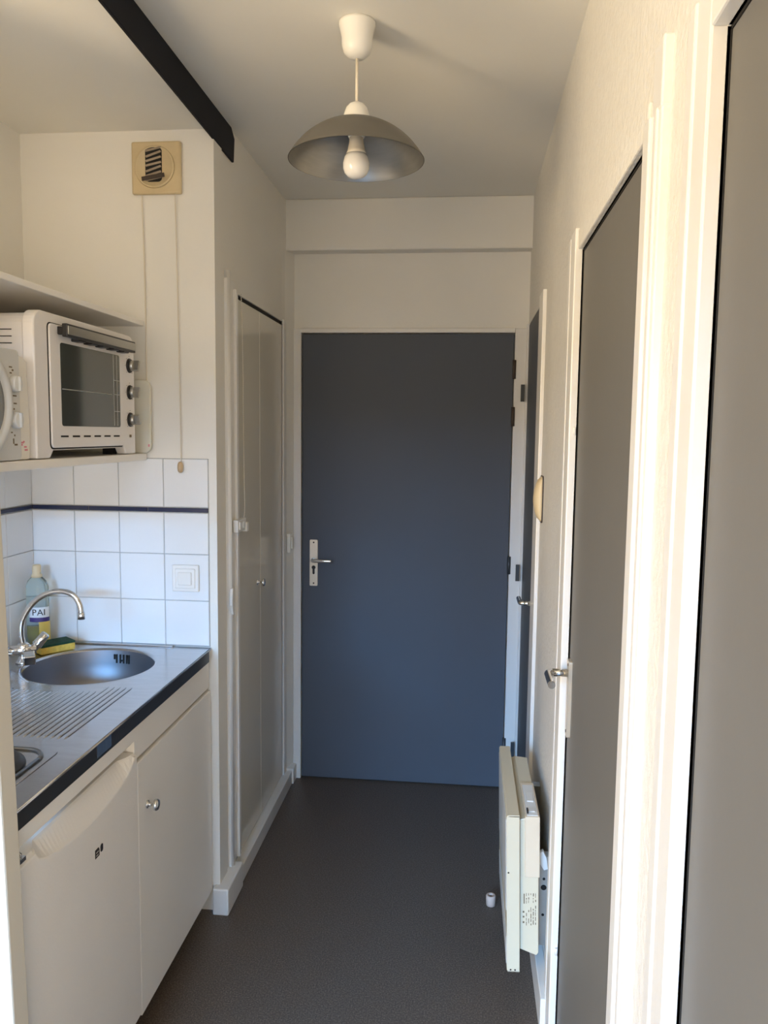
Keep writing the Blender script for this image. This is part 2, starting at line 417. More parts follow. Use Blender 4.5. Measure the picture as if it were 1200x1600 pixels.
# entrance door
d1 = thing('door_1', 'grey entrance door in a white frame at the end of the corridor', None, (-0.26, YE, 0), kind='structure')
obj('leaf', B(-0.7275, 0.196, YE + 0.002, YE + 0.032, 0.006, 2.030), DOORG, d1, bevel=0.002)
def fr1(bm):
    box(bm, -0.765, -0.731, YE - 0.010, YE + 0.032, 0, 2.052)
    box(bm, 0.200, 0.248, YE - 0.006, YE + 0.032, 0, 2.052)
    box(bm, -0.731, 0.200, YE - 0.010, YE + 0.032, 2.034, 2.054)
obj('frame', fr1, TRIM, d1, bevel=0.002)
lever_set(d1, (-0.673, YE + 0.002, 1.028), (0, -1, 0), (1, 0, 0), 1.028, (0.036, 0.908, 1.118), BRASS, 0.088, key=0.992)
for (a, b, m) in ((1.838, 1.918, HINGEB), (1.636, 1.718, HINGEB), (0.988, 1.066, HINGED), (0.16, 0.24, HINGED)):
    obj('hinge', lambda bm: (tube(bm, [(0.199, YE - 0.006, a), (0.199, YE - 0.006, b)], 0.008, 10)), m, d1)

def side_door(nm, label, D, leaf_in=0.004, paint=None):
    y0, y1, zt = D
    d = thing(nm, label, None, (XR, (y0 + y1) / 2, 0), kind='structure')
    obj('leaf', B(XR + leaf_in, XR + leaf_in + 0.036, y0 + 0.003, y1 - 0.003, 0.006, zt - 0.004), paint or DOORG, d, bevel=0.0012)
    obj('door_gap', boxes((XR + 0.003, XR + 0.05, y1 - 0.003, y1 - 0.0003, 0.0, zt), (XR + 0.003, XR + 0.05, y0 + 0.0003, y0 + 0.003, 0, zt), (XR + 0.003, XR + 0.05, y0, y1, zt - 0.004, zt - 0.0003)), DARK, d)
    return d
def stepped_casing(bm, ya, yb, z0, z1, inner_first):
    """vertical casing strip between ya<yb: flat outer land, groove, raised inner lip"""
    w = yb - ya
    a, b = (0.0, 0.45) if inner_first else (0.55, 1.0)
    box(bm, XR - 0.012, XR + 0.02, ya + 0.0006, yb - 0.0006, z0, z1 - 0.0015)
    box(bm, XR - 0.017, XR + 0.019, ya + a * w, ya + b * w, z0, z1)
    k = 0.62 if inner_first else 0.18
    box(bm, XR - 0.015, XR + 0.018, ya + k * w, ya + (k + 0.2) * w, z0, z1)

d2 = side_door('door_2', 'narrow grey side door in the right wall next to the entrance door', D2, leaf_in=0.0)
obj('casing', lambda bm: (box(bm, XR - 0.012, XR + 0.01, 2.745, 2.885, 0, 2.085),
                          box(bm, XR - 0.010, XR + 0.01, 3.478, 3.499, 0, 2.07)), TRIM, d2, bevel=0.003)
lever_set(d2, (XR, 2.915, 0.982), (-1, 0, 0), (0, 1, 0), 0.982, (0.032, 0.870, 1.062), TRIM, 0.09, neck=0.046, thick=0.006)
for (a, b) in ((1.74, 1.812), (0.965, 1.036), (0.17, 0.235)):
    obj('hinge', lambda bm: box(bm, 0.227, 0.243, 3.452, 3.464, a, b), HINGED, d2)

d3 = side_door('door_3', 'middle grey side door with a chrome lever handle in the right wall', D3, paint=DOORG_LIT)
obj('casing', lambda bm: stepped_casing(bm, D3[1], 2.08, 0, 2.075, True), TRIM, d3, label='far casing strip', bevel=0.003)
obj('casing', lambda bm: (stepped_casing(bm, 1.117, D3[0], 0, 2.036, False), box(bm, XR - 0.013, XR + 0.021, 1.1165, 1.1684, 2.03, 2.122)), TRIM, d3, label='near casing strip', bevel=0.003)
obj('head_casing', boxes((XR - 0.010, XR + 0.02, D3[0], D3[1], D3[2], D3[2] + 0.045), (XR - 0.004, XR + 0.02, D3[0], D3[1], D3[2] + 0.045, D3[2] + 0.075)), WALLR, d3, bevel=0.003)
lever_set(d3, (XR + 0.004, 1.880, 1.036), (-1, 0, 0), (0, -1, 0), 1.036, (0.034, 0.882, 1.068), BRASS, 0.10, neck=0.056, thick=0.008)
for z in (1.60, 0.30):
    obj('strike_nub', lambda bm: tube(bm, [(XR - 0.004, D3[1] - 0.004, z), (XR - 0.004, D3[1] - 0.004, z + 0.018)], 0.004, 8), TRIM, d3)

d4 = side_door('door_4', 'nearest grey side door at the right edge of the view', D4, paint=DOORG_LIT)
obj('casing', lambda bm: stepped_casing(bm, D4[1], 1.000, 0, 2.078, True), TRIM, d4, bevel=0.003)
obj('head_casing', boxes((XR - 0.017, XR + 0.02, D4[0], D4[1], D4[2], D4[2] + 0.03), (XR - 0.012, XR + 0.02, D4[0], D4[1], D4[2] + 0.03, D4[2] + 0.060)), TRIM, d4, bevel=0.003)

# closet doors -------------------------------------------------------------
cl = thing('closet_doors', 'pair of glossy taupe folding closet doors in the left wall', 'closet', (XL, 3.0, 0))
def cleaf(a, b):
    return lambda bm: box(bm, XL - 0.022, XL, a, b, 0.064, 2.052)
l1 = obj('door_panel', cleaf(2.655, 3.003), CLOSET, cl, bevel=0.002)
l2 = obj('door_panel', cleaf(3.006, 3.372), CLOSET, cl, bevel=0.002)
obj('shadow_gap', boxes((XL - 0.03, XL - 0.006, 2.655, 3.376, 2.054, 2.068)), DARK, cl, label='black strip standing for the shadow gap over the closet doors')  # shade of the head gap painted as a black strip
def knob_bm(bm, o, out, s=1.0):
    out = Vector(out); z = out; x = Vector((0, 1, 0)) if abs(out.y) < .5 else Vector((1, 0, 0)); y = z.cross(x)
    M = axesM(o, x, y, z)
    lathe(bm, [(0.011 * s, 0), (0.011 * s, 0.003 * s), (0.005 * s, 0.006 * s), (0.005 * s, 0.016 * s), (0.014 * s, 0.020 * s), (0.016 * s, 0.026 * s), (0.012 * s, 0.031 * s), (0, 0.033 * s)], M, 24)
obj('knob', lambda bm: knob_bm(bm, (XL, 2.955, 1.022), (1, 0, 0), 1.0), CHROME, l1, label='small chrome knob')

# small switch on the narrow wall by the entrance door
sw = thing('wall_switch', 'narrow white switch on the wall left of the entrance door frame', 'switch', (-0.775, 3.46, 1.11))
obj('plate', B(-0.782, -0.765, 3.428, 3.478, 1.065, 1.150), PLAST, sw, bevel=0.004)
obj('rocker', B(-0.767, -0.758, 3.440, 3.466, 1.082, 1.135), PLAST, sw, bevel=0.003)

# ------------------------------------------------------------------ blind chain hanging by the closet
ch = thing('bead_chain', 'white bead chain looped over a clip beside the closet doors', 'chain', (XL + 0.03, 2.655, 1.28))
def beads(pts, pitch, r):
    def f(bm):
        P = spline(pts, 24); acc = 0; last = P[0]; out = [P[0]]
        for p in P[1:]:
            d = (p - last).length
            while acc + d >= pitch:
                last = last + (p - last) * ((pitch - acc) / d); out.append(last.copy()); d = (p - last).length; acc = 0
            acc += d; last = p
        for q in out: bmesh.ops.create_icosphere(bm, subdivisions=1, radius=r, matrix=Matrix.Translation(q))
        tube(bm, P, r * 0.35, 5)
    return f
xc = XL + 0.024
obj('chain', beads([(xc, 2.674, 2.06), (xc, 2.690, 1.85), (xc, 2.692, 1.62), (xc, 2.700, 1.42), (xc, 2.702, 1.325), (xc, 2.685, 1.295)], 0.0062, 0.0023), CORD, ch)
obj('clip', lambda bm: (box(bm, XL + 0.012, XL + 0.030, 2.600, 2.700, 1.258, 1.300), box(bm, XL + 0.028, XL + 0.034, 2.612, 2.640, 1.266, 1.294),
                        box(bm, XL + 0.012, XL + 0.036, 2.690, 2.712, 1.252, 1.284), lathe(bm, [(0.012, 0), (0.012, 0.008), (0, 0.009)], axesM((XL + 0.029, 2.655, 1.280), (0, 1, 0), (0, 0, 1), (1, 0, 0)), 16)), PLAST, ch, bevel=0.002)
ce = thing('cord_cleat', 'small white scalloped cord cleat on the corner bead below the chain', 'cleat', (XL + 0.02, 2.568, 1.03))
obj('cleat', lambda bm: prism(bm, [(2.556, 1.075), (2.552, 1.055), (2.548, 1.04), (2.548, 1.02), (2.553, 1.005), (2.562, 0.985), (2.580, 0.985), (2.580, 1.075)], 'x', XL + 0.014, XL + 0.024), PLAST, ce, bevel=0.002)

# ------------------------------------------------------------------ pendant lamp
LX, LY = -0.283, 2.005
lamp = thing('pendant_lamp', 'pendant lamp with a brushed metal dome shade hanging from the ceiling', 'lamp', (LX, LY, H))
T = Matrix.Translation((LX, LY, 0))
obj('ceiling_rose', lambda bm: lathe(bm, [(0.044, H), (0.0445, H - 0.006), (0.041, H - 0.020), (0.0375, H - 0.034), (0.037, H - 0.052), (0.033, H - 0.068), (0.022, H - 0.079), (0.007, H - 0.083), (0, H - 0.083)], T, 40), PLAST, lamp)
obj('cord', lambda bm: tube(bm, [(LX, LY, H - 0.08), (LX, LY, 2.40)], 0.0036, 10), CORD, lamp)
obj('cap', lambda bm: lathe(bm, [(0, 2.402), (0.008, 2.401), (0.018, 2.396), (0.026, 2.387), (0.031, 2.373), (0.032, 2.352), (0.032, 2.346)], T, 32), PLAST, lamp)
ZR = 2.266
prof_o = []
SH = 0.094; RS = (0.166 ** 2 + SH ** 2) / (2 * SH)
for i in range(17):
    a0 = math.asin(0.030 / RS); a1 = math.asin(0.166 / RS); a = a0 + (a1 - a0) * i / 16
    prof_o.append((RS * math.sin(a), ZR + SH - RS * (1 - math.cos(a))))
prof_o.append((0.167, ZR - 0.002))
obj('shade', lambda bm: lathe(bm, prof_o, T, 64, cap=False), ALUO, lamp, label='dull grey outer dome of the shade')
obj('shade_lining', lambda bm: lathe(bm, [(r - 0.0012, z - 0.0012) for r, z in prof_o[:-1]] + [(0.1655, ZR - 0.002)], T, 64, cap=False), ALU, lamp, label='brushed metal inside of the shade')
obj('socket', lambda bm: lathe(bm, [(0, 2.348), (0.022, 2.348), (0.022, 2.325), (0.019, 2.318), (0, 2.318)], T, 28), PLAST, lamp)
bl = obj('bulb', lambda bm: lathe(bm, [(0.0245, 2.280), (0.030, 2.270), (0.0328, 2.256), (0.0320, 2.244), (0.028, 2.234), (0.020, 2.2265), (0.010, 2.2225), (0, 2.222)], T, 36), BULBM, lamp, label='opal globe of the bulb')
obj('bulb_base', lambda bm: lathe(bm, [(0, 2.322), (0.0165, 2.322), (0.018, 2.305), (0.0215, 2.288), (0.0255, 2.278), (0, 2.278)], T, 32), CORD, bl, label='matt collar of the bulb')

# ------------------------------------------------------------------ extractor vent, cords
vent = thing('extractor_vent', 'square yellowed plastic extractor vent high on the kitchen wall', 'vent', (-0.96, YK, 2.40))
obj('plate', lambda bm: box(bm, -1.040, -0.884, YK - 0.016, YK, 2.322, 2.478), CREAM, vent, bevel=0.006, seg=3)
VM = axesM((-0.966, YK - 0.016, 2.402), (1, 0, 0), (0, 0, 1), (0, -1, 0))
obj('ring', lambda bm: lathe(bm, [(0.064, 0), (0.062, 0.004), (0.058, 0.005), (0.056, 0.002), (0.0, 0.002)], VM, 40), CREAM, vent)
obj('opening', lambda bm: prism(bm, rrect(-0.002, 0.006, 0.052, 0.102, 0.012), 'z', 0.002, 0.0032, VM), DARK, vent)
for k in range(7):
    z = -0.036 + k * 0.0145
    Mk = VM @ Matrix.Translation((-0.002, z, 0.005)) @ Matrix.Rotation(math.radians(12 + (k % 3) * 3), 4, 'Z') @ Matrix.Rotation(math.radians(30), 4, 'X')
    obj('slat', lambda bm: box(bm, -0.025, 0.025, -0.0030, 0.0030, -0.0006, 0.0006, Mk), SLATM, vent)
Mk = VM @ Matrix.Translation((-0.002, -0.032, 0.009)) @ Matrix.Rotation(math.radians(9), 4, 'Z')
obj('shutter_bar', lambda bm: box(bm, -0.036, 0.036, -0.006, 0.006, -0.001, 0.001, Mk), HINGEB, vent, label='brown shutter bar across the grille')
pc = thing('pull_cord', 'thin cream pull cord with a wooden toggle hanging from the vent', 'cord', (-0.9, YK - 0.01, 1.47))
obj('cord', lambda bm: tube(bm, spline([(-0.905, YK - 0.010, 2.325), (-0.903, YK - 0.008, 2.14), (-0.899, YK - 0.008, 1.75), (-0.897, YK - 0.010, 1.50)]), 0.0017, 8), CORD, pc)
obj('toggle', lambda bm: lathe(bm, [(0, 1.503), (0.006, 1.500), (0.0085, 1.492), (0.009, 1.482), (0.0075, 1.472), (0.004, 1.468), (0, 1.467)], Matrix.Translation((-0.897, YK - 0.018, 0)), 20), WOOD, pc)
cb = tag(obj('cable', lambda bm: tube(bm, spline([(-1.012, YK - 0.006, 2.325), (-1.008, YK - 0.005, 2.1), (-1.007, YK - 0.005, 1.90), (-1.009, YK - 0.005, 1.55)]), 0.0022, 8), CORD), 'thin painted cable running down the wall from vent to shelf', 'cable')

# light switch on the tiles
ls = thing('light_switch', 'square white light switch on the tiled wall above the sink', 'switch', (-0.886, YK - 0.008, 1.128))
obj('plate', lambda bm: box(bm, -0.930, -0.842, YK - 0.017, YK - 0.006, 1.085, 1.172), PLAST, ls, bevel=0.003)
obj('frame', lambda bm: box(bm, -0.919, -0.853, YK - 0.021, YK - 0.015, 1.096, 1.161), PLAST, ls, bevel=0.003)
obj('rocker', lambda bm: box(bm, -0.909, -0.863, YK - 0.026, YK - 0.020, 1.107, 1.150), PLAST, ls, bevel=0.003)

# ------------------------------------------------------------------ shelves
tag(obj('shelf', lambda bm: box(bm, XK, -1.010, 1.295, YK - 0.006, 1.505, 1.527), WHITE, bevel=0.003), 'white lower wall shelf carrying the oven and the microwave', 'shelf')
tag(obj('shelf', lambda bm: box(bm, XK, -1.015, 1.295, YK - 0.001, 1.925, 1.941), WHITE, bevel=0.002), 'empty white upper wall shelf above the oven', 'shelf')

# ------------------------------------------------------------------ mini oven
OX = -1.012
ov = thing('toaster_oven', 'cream white mini oven with three knobs on the lower shelf', 'oven', (-1.19, 2.08, 1.527))
oy0, oy1, oz0, oz1 = 1.795, 2.362, 1.527, 1.882
obj('body', lambda bm: prism(bm, rrect((oy0 + oy1) / 2, (oz0 + 0.018 + oz1) / 2 - 0.002, oy1 - oy0 - 0.012, oz1 - oz0 - 0.026, 0.035, 6), 'x', -1.385, OX - 0.02), OVENW, ov)
def fascia(bm):
    r = 0.035; pts = []
    for i in range(7):
        a = math.radians(90 + 90 * i / 6); pts.append((oy0 + r + r * math.cos(a), oz1 - r + r * math.sin(a)))
    pts += [(oy0, oz0 + 0.002), (oy0 + 0.060, oz0 + 0.002), (oy0 + 0.078, oz0 + 0.022), (oy0 + 0.090, oz0 + 0.026), (oy1 - 0.10, oz0 + 0.026), (oy1 - 0.085, oz0 + 0.022), (oy1 - 0.070, oz0 + 0.002), (oy1, oz0 + 0.002)]
    for i in range(7):
        a = math.radians(0 + 90 * i / 6); pts.append((oy1 - r + r * math.cos(a), oz1 - r + r * math.sin(a)))
    prism(bm, pts, 'x', OX - 0.03, OX)
obj('front_panel', fascia, OVENW, ov, bevel=0.004, seg=3)
od = obj('oven_door', lambda bm: prism(bm, rrect(2.063, 1.705, 0.412, 0.302, 0.012), 'x', OX - 0.002, OX + 0.006), OVENW, ov, bevel=0.0015)
obj('door_seam', lambda bm: prism(bm, rrect(2.063, 1.7045, 0.418, 0.308, 0.014), 'x', OX - 0.002, OX + 0.0015), DARK, ov)
obj('glass', lambda bm: prism(bm, rrect(2.073, 1.711, 0.338, 0.206, 0.008), 'x', OX + 0.004, OX + 0.0072), OGLASS, od, label='dark oven window')
# wire rack and element seen in the window
obj('rack', lambda bm: (tube(bm, [(OX + 0.0076, 1.908, 1.700), (OX + 0.0076, 2.185, 1.700)], 0.0012, 6), box(bm, OX + 0.0072, OX + 0.0078, 2.200, 2.2015, 1.612, 1.812), box(bm, OX + 0.0072, OX + 0.0078, 2.2215, 2.223, 1.612, 1.812),
   *[box(bm, OX + 0.0072, OX + 0.0078, 2.200, 2.238, z, z + 0.0015) for z in (1.652, 1.70, 1.74)]), GALV, od, label='bright rack lines in the window')
oh = obj('handle', lambda bm: (box(bm, OX + 0.006, OX + 0.030, 1.892, 1.905, 1.832, 1.852), box(bm, OX + 0.006, OX + 0.030, 2.268, 2.282, 1.832, 1.852), box(bm, OX + 0.022, OX + 0.036, 1.885, 2.290, 1.826, 1.858),
    *[box(bm, OX + 0.006, OX + 0.030, 1.96 + k * 0.066, 1.995 + k * 0.066, 1.822, 1.830) for k in range(5)]), BLKP, od, bevel=0.002, label='black handle with a metal strip')
obj('handle_strip', lambda bm: box(bm, OX + 0.035, OX + 0.038, 1.888, 2.286, 1.832, 1.853), ALU, ov, bevel=0.001)
for k in range(6): obj('vent_slot', B(OX + 0.005, OX + 0.0066, 1.897 + k * 0.060, 1.935 + k * 0.060, 1.580, 1.5845), DARK, od)
for z in (1.792, 1.713, 1.631):
    KM = axesM((OX, 2.325, z), (0, 1, 0), (0, 0, 1), (1, 0, 0))
    kb = obj('knob', lambda bm: lathe(bm, [(0.0215, 0), (0.0215, 0.003), (0.0, 0.003)], KM, 28), BLKP, ov, label='control knob with a dark ring')
    obj('knob_cap', lambda bm: (lathe(bm, [(0.016, 0.002), (0.0155, 0.014), (0.013, 0.016), (0, 0.016)], KM, 24), box(bm, -0.004, 0.004, -0.0155, 0.0155, 0.010, 0.030, KM @ Matrix.Rotation(0.5 if z < 1.7 else -0.35, 4, 'Z'))), ALU, kb)
    obj('dial_marks', lambda bm: [box(bm, -0.0008, 0.0008, 0.0265, 0.0285, 0, 0.0006, KM @ Matrix.Rotation(a, 4, 'Z')) for a in (-2.4, -1.6, -.8, 0, .8, 1.6, 2.4)], INK, ov)
obj('indicator', lambda bm: box(bm, OX, OX + 0.0015, 2.318, 2.330, 1.578, 1.586), INKB, ov)
for x in (-1.37, -1.08):
    for y in (1.83, 2.28): obj('foot', B(x, x + 0.03, y, y + 0.03, 1.527, 1.55), BLKP, ov)
# side louvres
for x0 in (-1.12, -1.20):
    for z in (1.832, 1.816, 1.800): obj('louvre', B(x0, x0 + 0.05, oy0 + 0.0045, oy0 + 0.0065, z, z + 0.0022), INK, ov)

# ------------------------------------------------------------------ microwave
mw = thing('microwave', 'pale grey microwave with a round door and two dials at the left edge', 'microwave', (-1.19, 1.52, 1.527))
obj('body', lambda bm: box(bm, -1.385, -1.035, 1.302, 1.722, 1.533, 1.772), MWW, mw, bevel=0.008)
obj('front_panel', lambda bm: prism(bm, rrect(1.515, 1.6525, 0.430, 0.248, 0.012), 'x', -1.040, -1.012), MWW, mw, bevel=0.003)
MM = axesM((-1.012, 1.565, 1.655), (0, 1, 0), (0, 0, 1), (1, 0, 0))
md = obj('round_door', lambda bm: lathe(bm, [(0.122, 0), (0.122, 0.006), (0.118, 0.011), (0.108, 0.012), (0.103, 0.008), (0.100, 0.004), (0, 0.004)], MM, 56), MWW, mw)
obj('window', lambda bm: lathe(bm, [(0.096, 0.0035), (0.092, 0.006), (0, 0.006)], MM, 48), OGLASS, md)
for z in (1.700, 1.619):
    KM = axesM((-1.012, 1.704, z), (0, 1, 0), (0, 0, 1), (1, 0, 0))
    obj('dial', lambda bm: (lathe(bm, [(0.019, 0), (0.0185, 0.010), (0.016, 0.013), (0, 0.0135)], KM, 28), box(bm, -0.003, 0.003, -0.016, 0.016, 0.010, 0.019, KM)), MWW, mw, bevel=0.0006)
def marks(bm):
    for (y, z, w, h) in ((1.688, 1.735, .012, .003), (1.699, 1.728, .006, .004), (1.690, 1.722, .008, .003), (1.700, 1.672, .014, .003), (1.694, 1.663, .004, .005), (1.702, 1.655, .012, .003), (1.690, 1.644, .006, .004), (1.700, 1.642, .005, .004),
                         (1.688, 1.590, .006, .003), (1.700, 1.583, .004, .004), (1.695, 1.566, .004, .012), (1.700, 1.562, .012, .004)):
        box(bm, -1.012, -1.0114, y, y + w, z, z + h)
obj('printed_marks', marks, INKB, mw)['kind'] = 'stuff'
for x in (-1.36, -1.06):
    for y in (1.33, 1.67): obj('foot', B(x, x + 0.02, y, y + 0.02, 1.527, 1.535), BLKP, mw)

# paper packet between microwave and oven
pk = thing('paper_packet', 'white paper packet with pink print standing between microwave and oven', 'packet', (-1.1, 1.76, 1.527))
obj('bag', lambda bm: (prism(bm, [(1.733, 1.528), (1.784, 1.528), (1.788, 1.60), (1.783, 1.70), (1.774, 1.763), (1.737, 1.772), (1.733, 1.70)], 'x', -1.17, -1.022)), PAPER, pk, bevel=0.006)
obj('top_fold', lambda bm: prism(bm, [(1.776, 1.53), (1.790, 1.53), (1.792, 1.757), (1.782, 1.760)], 'x', -1.16, -1.030), PAPER, pk, bevel=0.002)
obj('pink_print', lambda bm: [box(bm, -1.0222, -1.0212, 1.736 + a, 1.736 + a + w, z, z + 0.004) for a, z, w in ((0, 1.566, .018), (.004, 1.561, .010), (.020, 1.556, .010), (.022, 1.549, .012), (.016, 1.568, .006))], PINK, pk)

# chopping board leaning at the far end of the shelf
cbd = thing('chopping_board', 'cream plastic board with rounded corners upright behind the oven', 'board', (-1.12, 2.43, 1.527))
obj('board', lambda bm: prism(bm, rrect(-1.135, 1.6425, 0.29, 0.229, 0.022), 'y', 2.425, 2.438), BOARDM, cbd, bevel=0.002)
obj('red_mark', lambda bm: box(bm, -0.998, -0.993, 2.4245, 2.426, 1.548, 1.556), PINK, cbd)

# ------------------------------------------------------------------ kitchenette worktop with sink and hob
WT = 0.902; XF = -0.808
wt = thing('worktop', 'stainless steel worktop with round sink, ribbed drainer and dark front edge', 'worktop', (-1.1, 1.87, WT))
SX, SY, SR = -1.100, 2.206, 0.187
def steel_top(bm):
    x0, x1, y0, y1 = XK, XF, 1.640, YK - 0.006
    N = 96; ring = []; outer = []
    cs = [math.atan2(y - SY, x - SX) for x in (x0, x1) for y in (y0, y1)]
    angs = sorted([2 * PI * i / N - PI for i in range(N)] + cs)
    for a in angs:
        c, s = math.cos(a), math.sin(a)
        ts = []
        if c > 1e-9: ts.append((x1 - SX) / c)
        if c < -1e-9: ts.append((x0 - SX) / c)
        if s > 1e-9: ts.append((y1 - SY) / s)
        if s < -1e-9: ts.append((y0 - SY) / s)
        t = min(t for t in ts if t > 0)
        outer.append(bm.verts.new((SX + t * c, SY + t * s, WT)))
        ring.append([bm.verts.new((SX + rr * c, SY + rr * s, z)) for rr, z in ((SR + 0.012, WT), (SR + 0.006, WT + 0.0015), (SR, WT - 0.0005), (SR - 0.003, WT - 0.006))])
    n = len(angs); fs = []
    for i in range(n):
        j = (i + 1) % n
        fs.append(bm.faces.new((outer[i], outer[j], ring[j][0], ring[i][0])))
        for k in range(3):
            f = bm.faces.new((ring[i][k], ring[j][k], ring[j][k + 1], ring[i][k + 1])); f.smooth = True; fs.append(f)
    bmesh.ops.recalc_face_normals(bm, faces=fs)
    # plain part in front of the hob and rounded front lip, raised back edge
    box(bm, XK, XF, 1.295, 1.64, WT - 0.002, WT)
    box(bm, XK, XF, 1.64, 1.99, WT - 0.003, WT - 0.0005)
    box(bm, -0.87, XF, 1.9, YK - 0.006, WT - 0.003, WT - 0.0005)
    tube(bm, [(XF - 0.001, 1.295, WT - 0.004), (XF - 0.001, YK - 0.006, WT - 0.004)], 0.004, 8)
    box(bm, -1.40, -0.93, YK - 0.022, YK - 0.008, WT - 0.001, WT + 0.005, None, 0.002)
obj('steel_surface', steel_top, STEEL, wt)
def bowl(bm):
    prof = [(SR - 0.003, WT - 0.006), (SR - 0.006, WT - 0.05), (SR - 0.012, WT - 0.10), (SR - 0.03, WT - 0.132), (SR - 0.07, WT - 0.146), (0.03, WT - 0.150)]
    lathe(bm, prof, Matrix.Translation((SX, SY, 0)), 72, cap=False)
    bmesh.ops.reverse_faces(bm, faces=bm.faces[:])
bw = obj('sink_bowl', bowl, STEELB, wt, label='round steel sink bowl')
obj('drain', lambda bm: lathe(bm, [(0.034, WT - 0.149), (0.034, WT - 0.147), (0.026, WT - 0.149), (0.0, WT - 0.153)], Matrix.Translation((SX, SY, 0)), 32), CHROME, bw)
def slots(bm):
    for dx, z0, z1 in ((-0.026, -0.030, -0.014), (-0.019, -0.042, -0.014), (-0.006, -0.042, -0.014), (-0.001, -0.036, -0.031), (0.006, -0.042, -0.014), (0.018, -0.042, -0.014), (0.026, -0.042, -0.014)):
        a = math.radians(84) - dx / SR; c, s = math.cos(a), math.sin(a)
        M = axesM((SX + (SR - 0.0062) * c, SY + (SR - 0.0062) * s, WT), (-s, c, 0), (0, 0, 1), (c, s, 0))
        box(bm, -0.0022, 0.0022, z0 - 0.004, z1 - 0.004, -0.0025, 0.002, M)
obj('overflow_slots', slots, DARK, bw)
def ridges(bm):
    k = 0; x = -1.335
    while x < -0.885:
        L0 = 1.655; L1 = 1.965 if x < -1.24 else (1.985 - 0.02 * max(0, 1 - abs(x - SX) / 0.2))
        if x > -0.96: L1 = 2.02
        pts = [(x, L0, WT - 0.0025), (x, L0 + 0.012, WT - 0.0008), (x, L1 - 0.012, WT - 0.0008), (x, L1, WT - 0.0025)]
        tube(bm, pts, 0.0032, 8); x += 0.0165
obj('drainer_ridges', ridges, STEEL, wt, label='ribbed drainer')
# hob
hb = obj('hob_plate', lambda bm: (prism(bm, rrect(-1.115, 1.455, 0.500, 0.292, 0.03), 'z', WT - 0.001, WT + 0.002),), STEEL, wt, bevel=0.0015)
def hobrim(bm):
    pts = [(p[0], p[1], WT + 0.003) for p in rrect(-1.115, 1.455, 0.462, 0.256, 0.05, 8)]
    tube(bm, pts + [pts[0]], 0.005, 8)
obj('hob_rim', hobrim, HOBR, hb)
for (x, y, r) in ((-0.985, 1.475, 0.084), (-1.225, 1.448, 0.072)):
    bn = obj('burner', lambda bm: lathe(bm, [(r + 0.010, 0), (r + 0.008, 0.006), (r + 0.002, 0.007), (r, 0.012), (r - 0.004, 0.014), (r * 0.55, 0.014), (r * 0.5, 0.0125), (r * 0.2, 0.0125), (0, 0.0125)], Matrix.Translation((x, y, WT + 0.002)), 48), BURN, hb, label='black cast iron hotplate')
fe = obj('front_edge', lambda bm: box(bm, XF - 0.022, XF, 1.295, YK - 0.02, 0.858, WT - 0.006), EDGE, wt, label='dark front edge', bevel=0.002)
obj('foil_patch', lambda bm: box(bm, XF - 0.001, XF + 0.0008, 1.643, 1.715, 0.866, 0.896), STEEL, fe, label='shiny tape patch on the dark edge')
obj('core_board', boxes((XK, XF - 0.022, 1.296, 1.64, 0.862, WT - 0.003), (XK, -1.30, 1.64, YK - 0.006, 0.862, WT - 0.003), (-0.90, XF - 0.022, 1.64, YK - 0.006, 0.862, WT - 0.004)), WHITE, wt)

# ------------------------------------------------------------------ faucet
fc = thing('faucet', 'chrome kitchen faucet with arched spout and two handles behind the sink', 'faucet', (-1.306, 2.205, WT))
FX, FY = -1.306, 2.205
obj('base', lambda bm: (lathe(bm, [(0.024, WT), (0.024, WT + 0.004), (0.017, WT + 0.009), (0.014, WT + 0.02), (0.014, WT + 0.032), (0.018, WT + 0.040), (0.018, WT + 0.055), (0.011, WT + 0.062), (0, WT + 0.062)], Matrix.Translation((FX, FY, 0)), 28),
    tube(bm, [(FX - 0.035, FY - 0.02, WT + 0.040), (FX + 0.035, FY + 0.012, WT + 0.040)], 0.0145, 16)), CHROME, fc)
sp = spline([(FX, FY, WT + 0.055), (-1.309, 2.2, 0.995), (-1.302, 2.2, 1.035), (-1.272, 2.2, 1.082), (-1.231, 2.2, 1.112), (-1.183, 2.2, 1.124), (-1.143, 2.2, 1.114), (-1.123, 2.2, 1.084), (-1.119, 2.2, 1.048)], 6)
obj('spout', lambda bm: (tube(bm, sp, 0.0085, 14), tube(bm, [(-1.119, 2.2, 1.064), (-1.119, 2.2, 1.042)], 0.0105, 14)), CHROME, fc)
for (a, b, lab) in (((-1.330, 2.190, 0.932), (-1.372, 2.145, 0.964), 'left handle'), ((-1.284, 2.216, 0.938), (-1.250, 2.236, 0.985), 'right handle')):
    a = Vector(a); b = Vector(b); d = (b - a)
    obj('handle', lambda bm: tube(bm, [a, a + d * 0.25, a + d * 0.3, a + d * 0.95, b], [0.011, 0.012, 0.0155, 0.0135, 0.010], 10), CHROME, fc)
obj('body_block', lambda bm: box(bm, -0.017, 0.017, -0.017, 0.017, -0.014, 0.016, Matrix.Translation((-1.272, 2.175, WT + 0.022)) @ Matrix.Rotation(0.6, 4, 'Z') @ Matrix.Rotation(0.3, 4, 'X')), CHROME, fc, bevel=0.003)

